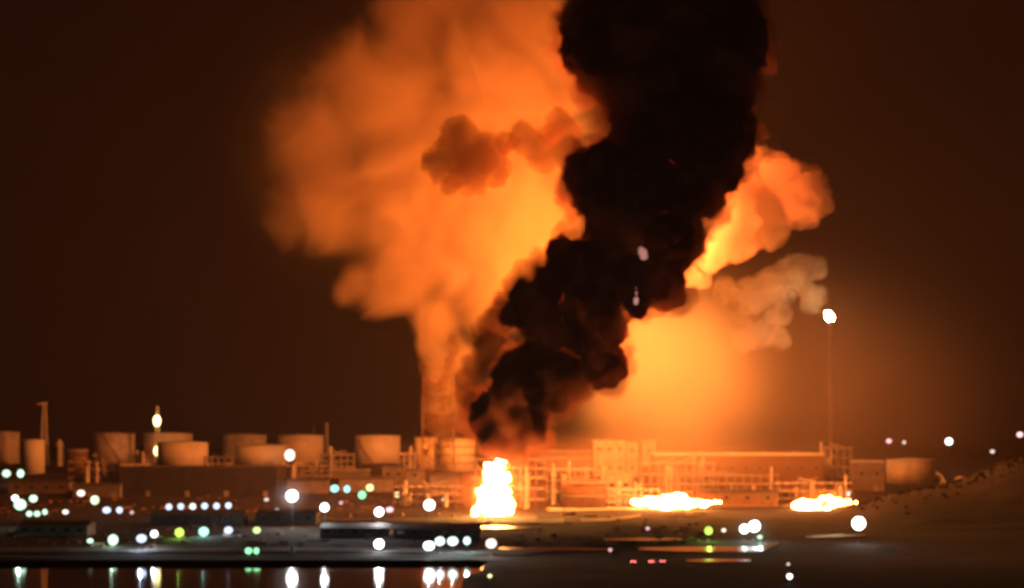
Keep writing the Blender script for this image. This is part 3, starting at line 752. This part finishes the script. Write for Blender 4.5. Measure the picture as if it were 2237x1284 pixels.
plume = tag(puffs('smoke_plume', [(x, y, r * (1.02 if y > 740 else .95) - 1, *dz) for x, y, r, *dz in PL],
    1340, M_black, voxel=2.4, amp=(6, 4, 2), sc=(30, 12, 5), jit=14),
    'towering column of dense black smoke leaning right above the burning fire', 'smoke')

puffs('fringe', [(x, y, r + 17) for x, y, r, *_ in PL], 1340, M_fringe, plume, voxel=3.4, amp=(8, 5), sc=(28, 11), jit=14, sd=9)

BL = [(1060,560,190),(900,570,140),(845,620,100),(785,615,74),(755,640,52),(1100,440,230),(900,420,220),(730,430,160),(690,310,150),(850,215,215),(1080,180,270),(930,20,175),(1150,10,170),(1230,560,170),(960,690,84),(948,740,56,1.6),(962,840,54,3.2),(1000,780,50,1.8),(1005,880,40,2)]
cloud = tag(puffs('smoke_cloud', [(a, b, c * 1.12, 0) for a, b, c, *_ in BL] + [(962, y, 60, 0) for y in range(700, 985, 28)] + [(1000, y, 56, 0) for y in range(700, 960, 28)],
    1600, M_orange, voxel=9, amp=(0, 0), sc=(70, 24), squash=0.6),
    'vast pale smoke cloud glowing orange behind and left of the black column', 'smoke cloud')
blobs(M_orange, BL, 1600, 0.6, 0.07, 1.25, 0.04, 0.80, 0.018, 0.7)
hetero(M_veil, 0.009, 0.014, 0.3, 0.7, 0.25, True)
ellipsoid('thin_veil', 740, 330, 330, 400, 1600, 70, M_veil, cloud)

bulge = tag(puffs('smoke_puff', [
    (1740,430,66),(1690,420,70),(1640,440,68),(1600,480,62),(1572,525,48),(1556,556,32),(1778,445,32),(1705,375,36),(1520,600,26),
    (1620,540,36),(1680,490,46),(1655,360,42),(1540,450,60)],
    1440, M_bulge, voxel=2.4, amp=(6, 3, 1.2), sc=(24, 9, 4)),
    'glowing orange smoke billow bulging out right of the black column', 'smoke')

brown = tag(puffs('smoke_puff', [
    (1000,300,40),(970,358,40),(1030,368,52),(1062,340,42),(940,350,16),(1000,395,30),(1085,370,34)],
    1375, M_brown, voxel=3, amp=(5, 2.5), sc=(20, 9)),
    'brown smoke puff hanging in front of the orange cloud', 'smoke')
brown2 = tag(puffs('smoke_puff', [
    (1110,310,22),(1140,300,30),(1180,318,30),(1232,270,34),(1200,290,24),(1180,350,26),(1240,330,34)],
    1365, M_brown, voxel=3, amp=(5, 2.5), sc=(20, 9), sd=3),
    'ragged brown smoke strand joining the puff to the black column', 'smoke')
strand = tag(puffs('smoke_strand', [
    (1012,862,20),(1022,830,24),(1040,795,26),(1062,755,28),(1085,715,28),(1105,672,28),(1128,630,26),(1150,600,24),(1180,585,24),
    (1055,715,20),(1080,690,18),(1215,545,22),(1235,505,20),(1250,470,16),(1222,430,14)],
    1345, M_brown, voxel=2.5, amp=(5, 2.5), sc=(16, 7)),
    'reddish brown smoke strand climbing along the left edge of the black column', 'smoke')
hetero(M_fog, 0.017, 0.015, 0.2, 0.75, 0.5, True)
tag(puffs('smoke_strand', [  # dark bodies put in as shadow streaks within the neck smoke
    (930,838,6),(928,856,8),(933,876,8),(938,894,6),(966,848,6),(970,868,8),(968,888,6),(934,918,9),(940,935,8),(972,910,8),(976,930,9),(988,905,7),(994,925,8),(928,955,10),(945,962,10),(962,958,10),(980,962,9),
    (925,800,7),(930,820,6),(985,740,9),(992,756,9),(987,770,9),(981,785,9),(976,800,9),(971,815,9),(968,832,9),(955,846,9),(940,842,9),(935,905,9),(955,912,9),(960,930,9)], 1560, M_brown, voxel=1.6, amp=(3, 1.6), sc=(10, 4), jit=6),
    'dark smoke bodies imitating shadow streaks in the low neck of the orange cloud', 'smoke')
fog = tag(ellipsoid('smoke_fog', 1480, 850, 340, 340, 1510, 75, M_fog),
    'thin yellow lit smoke hanging low right of the black column', 'smoke', kind='stuff')
wisp = tag(puffs('flare_smoke', [
    (1770,650,26),(1790,662,16),(1745,640,14),(1690,620,40),(1640,648,38),(1585,640,28),(1740,595,36),(1775,590,26),(1655,715,44),(1625,735,30),(1700,735,26),(1700,690,26),(1620,690,22),(1668,660,24),(1715,640,22),(1802,676,9)],
    1700, M_wisp, voxel=3, amp=(5, 3), sc=(22, 9)),
    'pale tan smoke drifting left from the flare stack tip', 'smoke')

FIRE = (1.0, 0.19, 0.032)
M_ball = glow('fireball', (1, .30, .05), 310, True)
M_flame = flame_mat('flame', (1.0, 0.36, 0.075), 190, 2.2, 0.09)
M_pool = flame_mat('pool_flame', (1.0, 0.38, 0.08), 90, 2.2, 0.09)
M_ballh = glow('fireball_hot', FIRE, 1900, True)
M_bally = glow('fireball_yellow', (1, .29, .05), 440, True)
def fireball(px, py, r, d, m, lab):
    return tag(flame_body('fireball', [(px,py,r),(px+r*.5,py-r*.4,r*.6),(px-r*.6,py+r*.2,r*.6)], d, m, voxel=4, amp=(3,1), sc=(15,6), sd=px), lab, 'flame')
fireball(1308, 674, 40, 1430, M_ball, 'fireball burning behind the lower bend of the black column')
fireball(1402, 500, 26, 1392, M_ballh, 'fireball burning behind the notch of the black column')
fireball(1318, 588, 34, 1525, M_bally, 'fireball burning behind the left shoulder of the black column')
M_gap_glow = glow('gap_glow', (1, .42, .36), 0.55)  # glowing bodies on the column face imitate firelight showing through gaps
tag(flame_body('flame_lick', [(1404,552,7),(1407,560,7),(1401,546,5)], 1305, M_gap_glow, voxel=.7, amp=(.8, .5), sc=(3, 1.5)), 'small pink glowing patch imitating firelight through a gap high in the column', 'flame')
tag(flame_body('flame_lick', [(1390,630,3),(1391,640,4),(1390,652,5),(1389,660,4)], 1305, M_gap_glow, voxel=.7, amp=(.8, .5), sc=(3, 1.5)), 'thin pink glowing patch imitating firelight through a gap near the lower right edge of the column', 'flame')
fire = tag(flame_body('fire', [
    (1092,1012,7),(1082,1017,7),(1072,1023,8),(1064,1031,7),(1057,1034,5),(1098,1020,6),(1085,1030,14),(1073,1042,13),(1088,1046,12),
    (1104,1042,7),(1113,1045,5),(1068,1060,15),(1083,1064,16),(1064,1080,15),(1080,1086,21),(1098,1080,12),(1107,1094,12),(1063,1100,15),
    (1084,1106,18),(1104,1106,14),(1051,1115,9),(1041,1119,6),(1032,1122,3.5),(1066,1117,10),(1090,1117,11),(1110,1114,8),(1100,1007,3.5),(1087,1004,3.5),
    (1058,1048,5),(1054,1070,5),(1112,1074,5),(1118,1100,5)],
    1323, M_flame, voxel=0.9, amp=(3.0, 1.4, .4), sc=(8, 4, 2)), 'tall white hot flame at the foot of the black smoke column', 'fire')
def pool(pts, sd, lab):
    return tag(flame_body('pool_fire', pts, 1429, M_pool, voxel=0.9, amp=(1.8, .8, .3), sc=(12, 5, 2), sd=sd, zs=1.0), lab, 'fire')
rp = random.Random(11)
pool([(1384 + i * 9, 1097 + rp.uniform(-2, 2), r) for i, r in enumerate([4,7,8,9,10,11,12,11,12,13,12,11,11,9,9,8,7,6,5,4,4,3])] + [(1450 + i * 9, 1087 - rp.uniform(0, 2), rp.uniform(5, 7)) for i in range(6)], 2,
    'long low white hot pool fire, right of the tall flame')
pool([(1734 + i * 9, 1102 - i * .4 + rp.uniform(-2, 2), r) for i, r in enumerate([6,9,11,10,8,8,10,11,12,11,9,7,6,5,4,3])] + [(1800 + i * 9, 1091 - rp.uniform(0, 2), rp.uniform(5, 6)) for i in range(4)], 5,
    'low white hot pool fire nearest the dark hill')
hetero(M_glowsmoke, 0.008, 0.04, 0.2, 0.75, 0.4, True)
tag(ellipsoid('smoke_fog', 1085, 1075, 190, 95, 1335, 40, M_glowsmoke), 'thin red lit smoke round the tall flame', 'smoke', kind='stuff')
M_glowfog = smoke_mat('drifting_smoke', (0.85, 0.68, 0.55), 0.003)
hetero(M_glowfog, 0.0032, 0.008, 0.2, 0.75, 0.5, True)
tag(ellipsoid('smoke_fog', 1760, 860, 720, 420, 1560, 130, M_glowfog), 'faint brown smoke haze drifting right past the flare stack', 'smoke', kind='stuff')
M_mist = smoke_mat('halo_mist', (0.9, 0.9, 0.9), 0.001)  # mist pockets added round the floodlights to give them halos
hetero(M_mist, 0.003, 0.06, 0.2, 0.75, 0.5, True)
for x, y, r, dd in ((638, 1082, 75, 1140), (1876, 1142, 90, 1040), (938, 1102, 70, 1130), (1640, 1152, 90, 1010), (709, 1107, 55, 1120)):
    tag(ellipsoid('halo_mist', x, y, r, r * .8, dd, r * .22, M_mist), kind='stuff')
M_wash = smoke_mat('low_smoke', (0.9, 0.55, 0.38), 0.001)
hetero(M_wash, 0.0045, 0.012, 0.2, 0.75, 0.5, True)
tag(ellipsoid('smoke_fog', 1330, 1010, 800, 105, 1500, 110, M_wash), 'low orange lit smoke lying over the plant between the tanks and the hill', 'smoke', kind='stuff')
tag(ellipsoid('smoke_fog', 1478, 1092, 170, 60, 1432, 30, M_glowsmoke), 'thin red lit smoke over the long low pool fire', 'smoke', kind='stuff')
tag(ellipsoid('smoke_fog', 1800, 1096, 130, 55, 1432, 30, M_glowsmoke), 'thin red lit smoke over the pool fire nearest the dark hill', 'smoke', kind='stuff')
# ------------------------------------------------------------------ haze
bm = bmesh.new(); bmesh.ops.create_cube(bm, size=1)
for v in bm.verts: v.co = Vector((v.co.x * 3200, v.co.y * 4700 + 2280, v.co.z * 800 + 398))
hz = tag(link('haze', bm, smoke_mat('haze', (0.9, 0.70, 0.62), 0.62e-4)), kind='stuff')
